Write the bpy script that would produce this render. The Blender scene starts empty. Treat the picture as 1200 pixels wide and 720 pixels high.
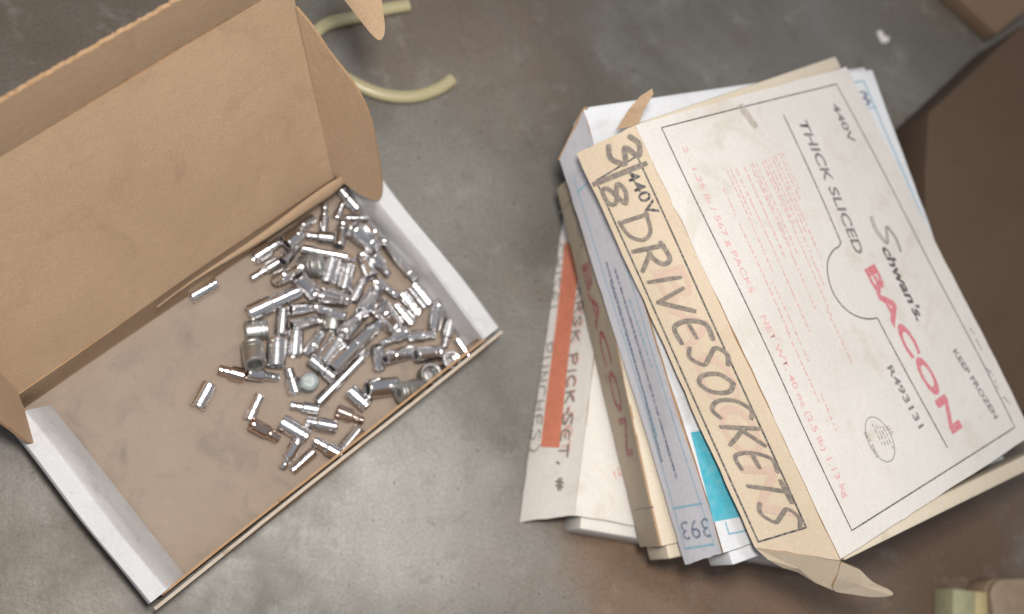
import bpy, bmesh, math, random
from mathutils import Vector, Matrix
random.seed(7)
S = bpy.context.scene
COL = S.collection

# ------------------------------------------------------------------ camera
FPX = 1400.0                       # focal length in photo pixels (photo 1200 x 720)
CAM = Vector((0, 0, 1.0))
TILT = math.radians(21.0)
AZ = math.atan2(2230, 2838)
axis = Vector((0, 0, -1)).cross(Vector((math.cos(AZ), math.sin(AZ), 0)))
ROT = Matrix.Rotation(TILT, 3, axis)
cam_d = bpy.data.cameras.new('camera')
cam_d.sensor_width = 36.0
cam_d.lens = 36.0 * FPX / 1200.0
cam_d.clip_start = 0.02
cam_d.clip_end = 200
cam_d.dof.use_dof = True
cam_d.dof.focus_distance = 0.87
cam_d.dof.aperture_fstop = 3.0
cam = bpy.data.objects.new('camera', cam_d)
cam.matrix_world = Matrix.Translation(CAM) @ ROT.to_4x4()
COL.objects.link(cam)
S.camera = cam

# ------------------------------------------------------------------ light
W = bpy.data.worlds.new('World'); S.world = W; W.use_nodes = True
bg = W.node_tree.nodes['Background']
bg.inputs[0].default_value = (0.88, 0.92, 1.0, 1)
bg.inputs[1].default_value = 0.27
ld = bpy.data.lights.new('flash_lamp', 'AREA')
ld.shape = 'RECTANGLE'; ld.size = 0.13; ld.size_y = 0.09
ld.energy = 9.8
ld.color = (1.0, 0.95, 0.88)
lo = bpy.data.objects.new('flash_lamp', ld)
lo.location = (0.04, 0.11, 1.05)
lo.rotation_euler = (Vector((0.36, 0.20, 0)) - Vector(lo.location)).to_track_quat('-Z', 'Y').to_euler()
COL.objects.link(lo)
l2d = bpy.data.lights.new('ceiling_tube_lamp', 'AREA')
l2d.shape = 'RECTANGLE'; l2d.size = 1.1; l2d.size_y = 0.20
l2d.energy = 10
l2d.color = (1.0, 0.97, 0.92)
l2o = bpy.data.objects.new('ceiling_tube_lamp', l2d)
l2o.location = (0.42, 0.40, 2.1)
l2o.rotation_euler = (0, 0, math.radians(-25))
COL.objects.link(l2o)
S.view_settings.view_transform = 'Standard'
S.view_settings.look = 'None'
S.view_settings.exposure = 0.04
S.view_settings.gamma = 1.0

# ------------------------------------------------------------------ helpers
def ray(x, y):
    return ROT @ Vector(((x - 600) / FPX, -(y - 360) / FPX, -1))
def at(x, y, z=0.0):                # the point of height z seen at photo pixel x, y
    d = ray(x, y)
    return CAM + d * ((z - CAM.z) / d.z)

def pix(p):                         # photo pixel of a point
    c_ = ROT.transposed() @ (p - CAM)
    return 600 + FPX * c_.x / -c_.z, 360 - FPX * c_.y / -c_.z
def tag(o, label=None, cat=None, group=None, kind=None):
    if label: o['label'] = label
    if cat: o['category'] = cat
    if group: o['group'] = group
    if kind: o['kind'] = kind
    return o
def empty(name, loc):
    o = bpy.data.objects.new(name, None)
    o.location = loc; o.empty_display_size = 0.02
    COL.objects.link(o)
    return o
def mesh(name, verts, faces, mats, parent=None, fm=None, smooth=False, base=None, sharp=35):
    """world-space verts; stored relative to the root empty"""
    me = bpy.data.meshes.new(name)
    b = base if base is not None else Vector((0, 0, 0))
    me.from_pydata([tuple(Vector(v) - b) for v in verts], [], faces)
    if not isinstance(mats, (list, tuple)): mats = [mats]
    for m in mats: me.materials.append(m)
    if fm: me.polygons.foreach_set('material_index', fm)
    bm = bmesh.new(); bm.from_mesh(me)
    bmesh.ops.recalc_face_normals(bm, faces=bm.faces[:]) if fm is None else None
    bm.to_mesh(me); bm.free()
    if smooth:
        me.polygons.foreach_set('use_smooth', [True] * len(me.polygons))
        me.set_sharp_from_angle(angle=math.radians(sharp))
    me.update()
    o = bpy.data.objects.new(name, me)
    COL.objects.link(o)
    if parent is not None: o.parent = parent
    return o
def root_of(o):
    while o.parent: o = o.parent
    return o
def wmesh(name, verts, faces, mats, parent, fm=None, smooth=False, sharp=35):
    """mesh in world coordinates under parent (whose chain only translates at the root)"""
    return mesh(name, verts, faces, mats, parent, fm, smooth, Vector(root_of(parent).location), sharp)

# ------------------------------------------------------------------ materials
def nodes(name):
    m = bpy.data.materials.new(name); m.use_nodes = True
    nt = m.node_tree
    return m, nt, nt.nodes['Principled BSDF'], nt.nodes, nt.links
def noise(N, L, vec, scale, detail=4, rough=0.55, dist=0.0):
    n = N.new('ShaderNodeTexNoise'); n.inputs['Scale'].default_value = scale
    n.inputs['Detail'].default_value = detail; n.inputs['Roughness'].default_value = rough
    n.inputs['Distortion'].default_value = dist
    L.new(vec, n.inputs['Vector']); return n.outputs['Fac']
def ramp(N, L, fac, stops):
    r = N.new('ShaderNodeValToRGB'); L.new(fac, r.inputs['Fac'])
    el = r.color_ramp.elements
    while len(el) < len(stops): el.new(0.5)
    for e, (p, c) in zip(el, stops):
        e.position = p; e.color = (*c, 1) if len(c) == 3 else c
    return r.outputs['Color']
def mix(N, L, fac, a, b, mode='MIX'):
    m = N.new('ShaderNodeMix'); m.data_type = 'RGBA'; m.blend_type = mode
    for sock, v in ((m.inputs[0], fac), (m.inputs[6], a), (m.inputs[7], b)):
        if isinstance(v, (int, float)): sock.default_value = v
        elif isinstance(v, tuple): sock.default_value = (*v, 1)
        else: L.new(v, sock)
    return m.outputs[2]
def bump(N, L, P, h, strength, dist):
    b = N.new('ShaderNodeBump'); b.inputs['Strength'].default_value = strength
    b.inputs['Distance'].default_value = dist
    L.new(h, b.inputs['Height']); L.new(b.outputs['Normal'], P.inputs['Normal'])
def geo(N):
    return N.new('ShaderNodeNewGeometry').outputs['Position']

def card(name, c1, c2, stain, rough=0.62, fibre=0.12, sc=1.0, stain_pos=(0.56, 0.72), specks=0.5, flute=None):
    """paperboard: mottled tone, grime blotches, paper fibres"""
    m, nt, P, N, L = nodes(name)
    v = geo(N)
    base = ramp(N, L, noise(N, L, v, 9 * sc, 5, 0.6, 0.4), [(0.3, c1), (0.7, c2)])
    st = ramp(N, L, noise(N, L, v, 22 * sc, 6, 0.62, 0.8), [(stain_pos[0], (0, 0, 0)), (stain_pos[1], (0.75, 0.75, 0.75))])
    col = mix(N, L, st, base, stain)
    sp = ramp(N, L, noise(N, L, v, 110, 5, 0.75, 0.5), [(0.66, (0, 0, 0)), (0.76, (specks,) * 3)])
    col = mix(N, L, sp, col, tuple(x * 0.55 for x in stain))
    scuff = ramp(N, L, noise(N, L, v, 38, 7, 0.72, 2.5), [(0.60, (0, 0, 0)), (0.72, (0.28,) * 3)])
    col = mix(N, L, scuff, col, tuple(min(0.8, x * 1.35) for x in c2))
    fine = noise(N, L, v, 900, 3, 0.6)
    fc = ramp(N, L, fine, [(0.25, (1 - fibre,) * 3), (0.75, (1 + fibre * 0.6,) * 3)])
    col = mix(N, L, 1.0, col, fc, 'MULTIPLY')
    L.new(col, P.inputs['Base Color'])
    P.inputs['Roughness'].default_value = rough
    P.inputs['Specular IOR Level'].default_value = 0.35
    hgt = noise(N, L, v, 120, 7, 0.7)
    if flute:                                   # faint washboard of the fluting under the liner
        dt = N.new('ShaderNodeVectorMath'); dt.operation = 'DOT_PRODUCT'; L.new(v, dt.inputs[0]); dt.inputs[1].default_value = flute
        mu = N.new('ShaderNodeMath'); mu.operation = 'MULTIPLY'; L.new(dt.outputs['Value'], mu.inputs[0]); mu.inputs[1].default_value = 2 * math.pi / 0.0036
        sn = N.new('ShaderNodeMath'); sn.operation = 'SINE'; L.new(mu.outputs[0], sn.inputs[0])
        ma = N.new('ShaderNodeMath'); ma.operation = 'MULTIPLY_ADD'; L.new(sn.outputs[0], ma.inputs[0]); ma.inputs[1].default_value = 0.045; L.new(hgt, ma.inputs[2])
        hgt = ma.outputs[0]
    bump(N, L, P, hgt, 0.32, 0.0016)
    return m
def plain(name, col, rough=0.6, metal=0.0, var=0.12, sc=80):
    m, nt, P, N, L = nodes(name)
    v = geo(N)
    f = noise(N, L, v, sc, 5, 0.6)
    c = ramp(N, L, f, [(0.3, tuple(x * (1 - var) for x in col)), (0.7, tuple(min(1, x * (1 + var)) for x in col))])
    L.new(c, P.inputs['Base Color'])
    P.inputs['Roughness'].default_value = rough; P.inputs['Metallic'].default_value = metal
    return m
def ink(name, col, wear=0.35, paper=(0.68, 0.65, 0.61), sc=500):
    """print on paper: the paper shows through where ink has worn"""
    m, nt, P, N, L = nodes(name)
    v = geo(N)
    f = ramp(N, L, noise(N, L, v, sc, 4, 0.7), [(0.42, (0, 0, 0)), (0.8, (wear * 2,) * 3)])
    L.new(mix(N, L, f, col, paper), P.inputs['Base Color'])
    P.inputs['Roughness'].default_value = 0.6
    return m
def steel(name, col, r0, r1, grime):
    m, nt, P, N, L = nodes(name)
    tc = N.new('ShaderNodeTexCoord').outputs['Object']
    v = geo(N)
    g = noise(N, L, v, 260, 5, 0.65)
    c = ramp(N, L, g, [(0.35, tuple(x * grime for x in col)), (0.6, col)])
    L.new(c, P.inputs['Base Color'])
    P.inputs['Metallic'].default_value = 1.0
    rr = ramp(N, L, noise(N, L, v, 340, 4, 0.6), [(0.3, (r0,) * 3), (0.7, (r1,) * 3)])
    L.new(rr, P.inputs['Roughness'])
    return m

M = {}
M['white'] = card('white_board', (0.655, 0.622, 0.585), (0.725, 0.692, 0.66), (0.54, 0.46, 0.37), stain_pos=(0.55, 0.80))
M['bluewhite'] = card('blue_white_board', (0.65, 0.665, 0.70), (0.71, 0.725, 0.76), (0.47, 0.46, 0.46), stain_pos=(0.58, 0.82), specks=0.7)
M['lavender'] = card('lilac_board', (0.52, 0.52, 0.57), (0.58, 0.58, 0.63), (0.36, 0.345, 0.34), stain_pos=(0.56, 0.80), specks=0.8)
M['lip'] = card('worn_lip_board', (0.44, 0.37, 0.30), (0.53, 0.46, 0.385), (0.30, 0.22, 0.15), sc=3)
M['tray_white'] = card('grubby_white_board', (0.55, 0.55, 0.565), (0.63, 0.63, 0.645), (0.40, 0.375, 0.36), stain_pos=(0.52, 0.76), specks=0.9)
M['cream'] = card('cream_board', (0.62, 0.53, 0.41), (0.69, 0.61, 0.50), (0.45, 0.35, 0.24), stain_pos=(0.58, 0.85))
M['spine_cream'] = card('yellowed_board', (0.575, 0.470, 0.350), (0.635, 0.530, 0.405), (0.46, 0.34, 0.22), stain_pos=(0.6, 0.85))
M['olive'] = card('browned_board', (0.37, 0.31, 0.235), (0.42, 0.355, 0.275), (0.27, 0.21, 0.15))
M['kraft'] = card('kraft_board', (0.355, 0.242, 0.152), (0.415, 0.288, 0.186), (0.29, 0.19, 0.12), rough=0.75, fibre=0.18, stain_pos=(0.54, 0.82), specks=0.25, flute=(math.cos(math.radians(38.2)), math.sin(math.radians(38.2)), 0))
M['kraft_dirty'] = card('kraft_board_grimy', (0.290, 0.226, 0.178), (0.335, 0.266, 0.214), (0.165, 0.148, 0.138), rough=0.7, fibre=0.14, sc=1.3, stain_pos=(0.52, 0.78), specks=0.8)
M['kraft_edge'] = card('kraft_cut_edge', (0.36, 0.22, 0.12), (0.45, 0.29, 0.17), (0.22, 0.13, 0.07), rough=0.85, sc=6)
M['dark_carton'] = card('dark_brown_board', (0.082, 0.052, 0.034), (0.095, 0.061, 0.041), (0.075, 0.048, 0.032), rough=0.85, fibre=0.08, specks=0.1)
M['brown_carton'] = card('brown_board', (0.16, 0.105, 0.07), (0.20, 0.135, 0.09), (0.12, 0.08, 0.05), rough=0.8)
M['black'] = ink('black_ink', (0.035, 0.033, 0.035), 0.3)
M['grey_ink'] = ink('grey_ink', (0.16, 0.155, 0.16), 0.3)
M['pink'] = ink('pink_ink', (0.60, 0.15, 0.19), 0.3)
M['palepink'] = ink('faded_pink_ink', (0.68, 0.34, 0.35), 0.45)
M['ghost'] = ink('faded_red_ink', (0.56, 0.40, 0.33), 0.6, paper=(0.60, 0.49, 0.37))
M['magenta'] = ink('magenta_ink', (0.30, 0.06, 0.09), 0.55, paper=(0.38, 0.32, 0.25), sc=260)
M['marker'] = ink('grey_marker', (0.175, 0.152, 0.138), 0.45, paper=(0.42, 0.35, 0.27), sc=300)
M['pencil'] = ink('faint_marker', (0.15, 0.148, 0.145), 0.45)
M['redmark'] = ink('red_marker', (0.62, 0.20, 0.15), 0.5)
M['blueline'] = ink('blue_ink', (0.20, 0.40, 0.52), 0.4, paper=(0.6, 0.62, 0.66))
M['navy'] = ink('navy_ink', (0.13, 0.16, 0.24), 0.45, paper=(0.6, 0.62, 0.66))
M['cyan'] = ink('cyan_ink', (0.06, 0.40, 0.52), 0.15, paper=(0.5, 0.6, 0.65), sc=120)
M['tape'] = plain('orange_tape', (0.58, 0.20, 0.125), 0.55, var=0.1, sc=150)
M['smudge'] = ink('brown_smudge', (0.44, 0.385, 0.33), 0.35, sc=220)
M['chrome'] = steel('chrome', (0.90, 0.89, 0.90), 0.13, 0.17, 0.92)
M['chrome2'] = steel('worn_chrome', (0.82, 0.81, 0.825), 0.21, 0.27, 0.9)
M['dull'] = steel('dull_steel', (0.58, 0.585, 0.565), 0.36, 0.48, 0.8)
M['warm_glint_paint'] = steel('chrome_painted_warm_glint', (0.74, 0.58, 0.50), 0.09, 0.16, 0.8)  # chrome with a warm reflection painted into its base colour
M['disc'] = steel('blue_grey_steel', (0.33, 0.36, 0.365), 0.55, 0.7, 0.85)
M['dark_steel'] = steel('dark_steel', (0.24, 0.235, 0.23), 0.35, 0.5, 0.5)

# concrete
m, nt, P, N, L = nodes('concrete')
v = geo(N)
big = noise(N, L, v, 3.2, 6, 0.6, 0.6)
col = ramp(N, L, big, [(0.30, (0.088, 0.072, 0.056)), (0.45, (0.122, 0.114, 0.098)), (0.57, (0.178, 0.175, 0.160)), (0.72, (0.26, 0.26, 0.245))])
brown = ramp(N, L, noise(N, L, v, 6.5, 7, 0.65, 1.2), [(0.50, (0, 0, 0)), (0.68, (0.75,) * 3)])
col = mix(N, L, brown, col, (0.145, 0.108, 0.08))
def patch(cx, cy, r0, r1, amt):
    """a tint with a ragged edge round a spot of the slab"""
    sub = N.new('ShaderNodeVectorMath'); sub.operation = 'DISTANCE'
    wob = N.new('ShaderNodeTexNoise'); wob.inputs['Scale'].default_value = 14; wob.inputs['Detail'].default_value = 5
    L.new(v, wob.inputs['Vector'])
    sc_ = N.new('ShaderNodeVectorMath'); sc_.operation = 'MULTIPLY_ADD'
    L.new(wob.outputs['Color'], sc_.inputs[0]); sc_.inputs[1].default_value = (0.16, 0.16, 0); L.new(v, sc_.inputs[2])
    L.new(sc_.outputs[0], sub.inputs[0]); sub.inputs[1].default_value = (cx + 0.08, cy + 0.08, 0)
    mr = N.new('ShaderNodeMapRange'); mr.interpolation_type = 'SMOOTHSTEP'
    L.new(sub.outputs['Value'], mr.inputs[0])
    mr.inputs[1].default_value = r0; mr.inputs[2].default_value = r1; mr.inputs[3].default_value = amt; mr.inputs[4].default_value = 0
    return mr.outputs[0]
for px_, py_, r0, r1, amt, c in (
        (770, 690, 0.04, 0.16, 0.8, (0.20, 0.118, 0.070)),  # brown stain with the stack's shadow painted into it
        (930, 700, 0.03, 0.14, 0.8, (0.18, 0.105, 0.062)),  # stain and stack shadow mixed in one brown
        (1110, 640, 0.03, 0.16, 0.85, (0.12, 0.070, 0.045)),  # shadow below the top box, put into the floor colour
        (110, 20, 0.04, 0.24, 0.85, (0.105, 0.08, 0.06)),  # shadow behind the leaning lid, painted on the slab
        (60, 650, 0.03, 0.16, 0.75, (0.13, 0.098, 0.072)),
        (560, 40, 0.02, 0.16, 0.55, (0.17, 0.125, 0.10)),
        (960, 30, 0.04, 0.20, 0.6, (0.13, 0.12, 0.115)),
        (470, 600, 0.02, 0.14, 0.7, (0.36, 0.35, 0.325)),  # lamp sheen on the slab, painted as a pale patch
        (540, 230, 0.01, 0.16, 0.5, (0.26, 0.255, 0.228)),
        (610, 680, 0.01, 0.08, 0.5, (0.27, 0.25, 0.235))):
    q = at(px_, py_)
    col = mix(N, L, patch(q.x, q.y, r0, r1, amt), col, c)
pale = ramp(N, L, noise(N, L, v, 28, 5, 0.7, 0.3), [(0.56, (0, 0, 0)), (0.78, (0.34,) * 3)])
col = mix(N, L, pale, col, (0.37, 0.36, 0.335))
dk = ramp(N, L, noise(N, L, v, 48, 7, 0.75, 0.6), [(0.30, (0.6,) * 3), (0.44, (0, 0, 0))])
col = mix(N, L, dk, col, (0.10, 0.088, 0.075))
pit = ramp(N, L, noise(N, L, v, 190, 3, 0.5), [(0.27, (0.8,) * 3), (0.33, (0, 0, 0))])
col = mix(N, L, pit, col, (0.07, 0.062, 0.055))
grit = ramp(N, L, noise(N, L, v, 380, 5, 0.75), [(0.3, (0.70,) * 3), (0.7, (1.22,) * 3)])
col = mix(N, L, 1.0, col, grit, 'MULTIPLY')
L.new(col, P.inputs['Base Color'])
rr = ramp(N, L, noise(N, L, v, 16, 5, 0.6), [(0.3, (0.30,) * 3), (0.7, (0.55,) * 3)])
L.new(rr, P.inputs['Roughness'])
bump(N, L, P, noise(N, L, v, 60, 8, 0.7), 0.18, 0.003)
M['concrete'] = m

m, nt, P, N, L = nodes('yellowed_vinyl')
P.inputs['Base Color'].default_value = (0.62, 0.55, 0.34, 1)
P.inputs['Roughness'].default_value = 0.3
P.inputs['Transmission Weight'].default_value = 0.35
P.inputs['IOR'].default_value = 1.4
M['vinyl'] = m

# ------------------------------------------------------------------ setting
fl = mesh('floor', [(-3, -3, 0), (4, -3, 0), (4, 4, 0), (-3, 4, 0)], [(0, 1, 2, 3)], M['concrete'])
tag(fl, 'bare grey concrete floor with brown stains', kind='structure')

# ------------------------------------------------------------------ panels, faces and print
class Face:
    """a slightly warped rectangle of board: x runs a->b, y runs a->c (0..1 each)"""
    def __init__(s, a, b, c, d=None, warp=0.0, seed=0.0, bulge=0.0):
        s.a, s.b, s.c = Vector(a), Vector(b), Vector(c)
        s.d = Vector(d) if d is not None else s.b + s.c - s.a
        s.n = (s.b - s.a).cross(s.c - s.a).normalized()
        s.L = (s.b - s.a).length; s.W = (s.c - s.a).length
        s.warp, s.seed, s.bulge = warp, seed, bulge
    def P(s, x, y, h=0.0):
        p = s.a * (1 - x) * (1 - y) + s.b * x * (1 - y) + s.c * (1 - x) * y + s.d * x * y
        w = s.warp * (math.sin(5.1 * x + s.seed) * math.cos(4.3 * y + 1.7 * s.seed) + 0.5 * math.sin(9.7 * x + 3 * y + 2.1 * s.seed))
        w += s.bulge * 16 * max(0, x * (1 - x)) * max(0, y * (1 - y))
        return p + s.n * (w + h)
    def uv(s, px, py):
        d = ray(px, py)
        t = (s.a - CAM).dot(s.n) / d.dot(s.n)
        q = CAM + d * t - s.a
        e1, e2 = s.b - s.a, s.c - s.a
        g11, g12, g22 = e1.dot(e1), e1.dot(e2), e2.dot(e2)
        r1, r2 = q.dot(e1), q.dot(e2)
        det = g11 * g22 - g12 * g12
        x, y = (r1 * g22 - r2 * g12) / det, (r2 * g11 - r1 * g12) / det
        for _ in range(6):                      # the sheet is not quite a parallelogram
            p = s.P(x, y); cx, cy = pix(p); h_ = 1e-4
            ux, uy = pix(s.P(x + h_, y)); vx, vy = pix(s.P(x, y + h_))
            j11, j12, j21, j22 = (ux - cx) / h_, (vx - cx) / h_, (uy - cy) / h_, (vy - cy) / h_
            dt = j11 * j22 - j12 * j21
            ex, ey = px - cx, py - cy
            x += (ex * j22 - ey * j12) / dt; y += (ey * j11 - ex * j21) / dt
        return x, y
    def m(s, px, py):                       # metres on the face
        u, v = s.uv(px, py); return Vector((u * s.L, v * s.W))
    def Pm(s, q, h=0.0):
        return s.P(q[0] / s.L, q[1] / s.W, h)

def panel(name, F, parent, mats, thick=0.0025, nx=16, ny=12, ragged=0.0, inward=-1):
    """sheet of board following a Face: mats = outside, inside, cut edge"""
    vs, fs, fm = [], [], []
    for k in (0, 1):
        for j in range(ny + 1):
            for i in range(nx + 1):
                x, y = i / nx, j / ny
                if ragged and (i in (0, nx) or j in (0, ny)):
                    r2 = random.Random(i * 131 + j * 7 + int(F.seed * 10))
                    x += r2.uniform(-1, 1) * ragged / F.L; y += r2.uniform(-1, 1) * ragged / F.W
                vs.append(F.P(x, y, inward * thick * k))
    n = (nx + 1) * (ny + 1)
    ix = lambda i, j, k: k * n + j * (nx + 1) + i
    for j in range(ny):
        for i in range(nx):
            fs.append((ix(i, j, 0), ix(i + 1, j, 0), ix(i + 1, j + 1, 0), ix(i, j + 1, 0))); fm.append(0)
            fs.append((ix(i, j, 1), ix(i, j + 1, 1), ix(i + 1, j + 1, 1), ix(i + 1, j, 1))); fm.append(1)
    for i in range(nx):
        for j, f in ((0, 1), (ny, -1)):
            q = (ix(i, j, 0), ix(i, j, 1), ix(i + 1, j, 1), ix(i + 1, j, 0)); fs.append(q if f > 0 else q[::-1]); fm.append(2)
    for j in range(ny):
        for i, f in ((0, -1), (nx, 1)):
            q = (ix(i, j, 0), ix(i, j, 1), ix(i, j + 1, 1), ix(i, j + 1, 0)); fs.append(q if f > 0 else q[::-1]); fm.append(2)
    return wmesh(name, vs, fs, [mats[0], mats[1], mats[2]], parent, fm)

def sheet(name, pts, parent, mats, thick=0.0025, nrm=None, face_cam=False):
    """flat piece of board with any outline (list of world points)"""
    pts = [Vector(p) for p in pts]
    if nrm is None:
        nrm = Vector((0, 0, 0))
        for i in range(len(pts)):
            a, b = pts[i], pts[(i + 1) % len(pts)]
            nrm += a.cross(b)
        nrm.normalize()
    if face_cam:
        if nrm.dot(CAM - pts[0]) < 0: nrm = -nrm; pts = pts[::-1]
    k = len(pts)
    vs = pts + [p - nrm * thick for p in pts]
    mid = sum(pts, Vector((0, 0, 0))) / k
    vs += [mid, mid - nrm * thick]
    fs, fm = [], []
    for i in range(k):
        j = (i + 1) % k
        fs.append((i, j, 2 * k)); fm.append(0)
        fs.append((j + k, i + k, 2 * k + 1)); fm.append(1)
    for i in range(k):
        j = (i + 1) % k
        fs.append((i, i + k, j + k, j)); fm.append(2)
    return wmesh(name, vs, fs, list(mats), parent, fm)

def block(name, c8, parent, mats, bev=0.002, seg=2):
    """closed block from 8 corners (4 bottom, 4 top in the same order), edges softened"""
    bm = bmesh.new()
    base = Vector(root_of(parent).location)
    vs = [bm.verts.new(Vector(p) - base) for p in c8]
    for f in ((3, 2, 1, 0), (4, 5, 6, 7), (0, 1, 5, 4), (1, 2, 6, 5), (2, 3, 7, 6), (3, 0, 4, 7)):
        bm.faces.new([vs[i] for i in f])
    bmesh.ops.recalc_face_normals(bm, faces=bm.faces[:])
    if bev: bmesh.ops.bevel(bm, geom=bm.edges[:], offset=bev, segments=seg, affect='EDGES', profile=0.5)
    me = bpy.data.meshes.new(name); bm.to_mesh(me); bm.free()
    for m_ in (mats if isinstance(mats, (list, tuple)) else [mats]): me.materials.append(m_)
    me.polygons.foreach_set('use_smooth', [True] * len(me.polygons))
    me.set_sharp_from_angle(angle=math.radians(40))
    o = bpy.data.objects.new(name, me); COL.objects.link(o); o.parent = parent
    return o

LIFT = [0.00030]
def lift():
    return 0.00030
def text(name, F, s, p0, p1, cap, mat, parent, shear=0.0, bold=0.0, flip=False, h=None):
    """printed line of type on a face: baseline from photo point p0 to p1, cap height in metres"""
    cu = bpy.data.curves.new(name, 'FONT'); cu.body = s; cu.shear = shear; cu.offset = bold; cu.size = 1
    cu.resolution_u = 3
    o = bpy.data.objects.new(name, cu); COL.objects.link(o)
    bpy.context.view_layer.update()
    me = bpy.data.meshes.new_from_object(o.evaluated_get(bpy.context.evaluated_depsgraph_get()))
    bpy.data.objects.remove(o)
    xs = [v_.co.x for v_ in me.vertices]; ys = [v_.co.y for v_ in me.vertices]
    x0, x1 = min(xs), max(xs)
    a, b = F.m(*p0), F.m(*p1)
    ax = (b - a); ln = ax.length; ax.normalize(); up = Vector((-ax.y, ax.x))
    base = Vector(root_of(parent).location)
    hh = lift() if h is None else h
    for v_ in me.vertices:
        q = a + ax * ((v_.co.x - x0) / (x1 - x0) * ln) + up * (v_.co.y / 0.729 * cap)
        v_.co = F.Pm(q, hh) - base
    me.materials.clear(); me.materials.append(mat)
    me.polygons.foreach_set('material_index', [0] * len(me.polygons))
    me.update()
    o = bpy.data.objects.new(name, me); COL.objects.link(o); o.parent = parent
    return o
def ribbons(name, F, strokes, mat, parent, h=None):
    """flat ink strokes: each (points in metres on the face, width)"""
    vs, fs = [], []
    for k, (pts, w) in enumerate(strokes):
        hh = (lift() if h is None else h) + (k % 40) * 0.000006
        pts = [Vector(p) for p in pts]
        if len(pts) < 2: continue
        n0 = len(vs)
        for i, p in enumerate(pts):
            d = (pts[min(i + 1, len(pts) - 1)] - pts[max(i - 1, 0)])
            if d.length < 1e-9: d = Vector((1, 0))
            d.normalize(); nn = Vector((-d.y, d.x))
            e = Vector((0, 0))
            ww = w
            if i == 0: e = -d * w * 0.35; ww = w * 0.8
            if i == len(pts) - 1: e = d * w * 0.35; ww = w * 0.8
            vs.append(F.Pm(p + e - nn * ww / 2, hh)); vs.append(F.Pm(p + e + nn * ww / 2, hh))
        for i in range(len(pts) - 1):
            a = n0 + 2 * i
            fs.append((a, a + 2, a + 3, a + 1))
    return wmesh(name, vs, fs, [mat], parent, [0] * len(fs))
def line(p, q, n=24):
    p, q = Vector(p), Vector(q)
    return [p.lerp(q, i / n) for i in range(n + 1)]
def catmull(pts, n=7):
    pts = [Vector(p) for p in pts]; out = []
    for i in range(len(pts) - 1):
        p0, p1, p2, p3 = pts[max(i - 1, 0)], pts[i], pts[i + 1], pts[min(i + 2, len(pts) - 1)]
        for k in range(n):
            t = k / n
            out.append(0.5 * ((2 * p1) + (p2 - p0) * t + (2 * p0 - 5 * p1 + 4 * p2 - p3) * t * t + (3 * p1 - p0 - 3 * p2 + p3) * t ** 3))
    out.append(pts[-1]); return out

# hand lettering: strokes in a unit box, 'c' = curved
GLY = {
 '3': [('c', [(0, .86), (.25, 1), (.5, .8), (.2, .55), (.55, .32), (.3, 0), (0, .12)])],
 '/': [('l', [(0, -.05), (.55, 1.05)])],
 '8': [('c', [(.5, .82), (.25, 1), (.05, .8), (.45, .38), (.4, .05), (.1, .05), (.1, .35), (.5, .7), (.5, .82)])],
 'D': [('l', [(.05, 1), (.08, 0)]), ('c', [(0, .98), (.45, .85), (.62, .5), (.45, .12), (.05, 0)])],
 'R': [('l', [(.08, 1), (.06, 0)]), ('c', [(0, .95), (.4, 1), (.52, .75), (.35, .52), (.1, .48)]), ('l', [(.2, .48), (.58, 0)])],
 'I': [('l', [(.12, 1), (.1, 0)])],
 'V': [('l', [(0, 1), (.25, 0)]), ('l', [(.25, 0), (.58, 1)])],
 'E': [('c', [(.52, .95), (.15, .95), (.02, .5), (.15, .05), (.55, .05)]), ('l', [(.05, .5), (.45, .53)])],
 'S': [('c', [(.55, .9), (.25, 1), (.05, .78), (.3, .52), (.52, .28), (.3, 0), (0, .1)])],
 'O': [('c', [(.3, 1), (.03, .7), (.06, .2), (.3, 0), (.55, .25), (.55, .75), (.3, 1)])],
 'C': [('c', [(.55, .9), (.3, 1), (.04, .7), (.05, .25), (.3, 0), (.56, .12)])],
 'K': [('l', [(.06, 1), (.06, 0)]), ('l', [(.55, .98), (.1, .5)]), ('l', [(.15, .52), (.6, .02)])],
 'T': [('l', [(0, .97), (.6, 1)]), ('l', [(.3, .97), (.28, 0)])],
 'P': [('l', [(.06, 1), (.06, 0)]), ('c', [(0, .95), (.42, 1), (.55, .75), (.38, .5), (.08, .47)])],
 'H': [('l', [(.05, 1), (.05, 0)]), ('l', [(.5, 1), (.5, 0)]), ('l', [(.05, .5), (.5, .52)])],
 'L': [('l', [(.08, 1), (.06, .02)]), ('l', [(.06, .02), (.5, .03)])],
 'U': [('c', [(.04, 1), (.05, .3), (.28, 0), (.5, .3), (.52, 1)])],
 'N': [('l', [(.05, 0), (.06, 1)]), ('l', [(.06, 1), (.5, 0)]), ('l', [(.5, 0), (.52, 1)])],
 ',': [('l', [(.15, .08), (.05, -.2)])],
 '#': [('l', [(.18, 0), (.28, .8)]), ('l', [(.38, 0), (.48, .8)]), ('l', [(.05, .28), (.6, .32)]), ('l', [(.05, .55), (.62, .58)])],
 ')': [('c', [(.05, 1.1), (.32, .75), (.3, .2), (0, -.15)])],
 '-': [('l', [(.1, .5), (.4, .5)])],
 '(': [('c', [(.3, 1.1), (.05, .75), (.05, .2), (.3, -.15)])],
}
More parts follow.
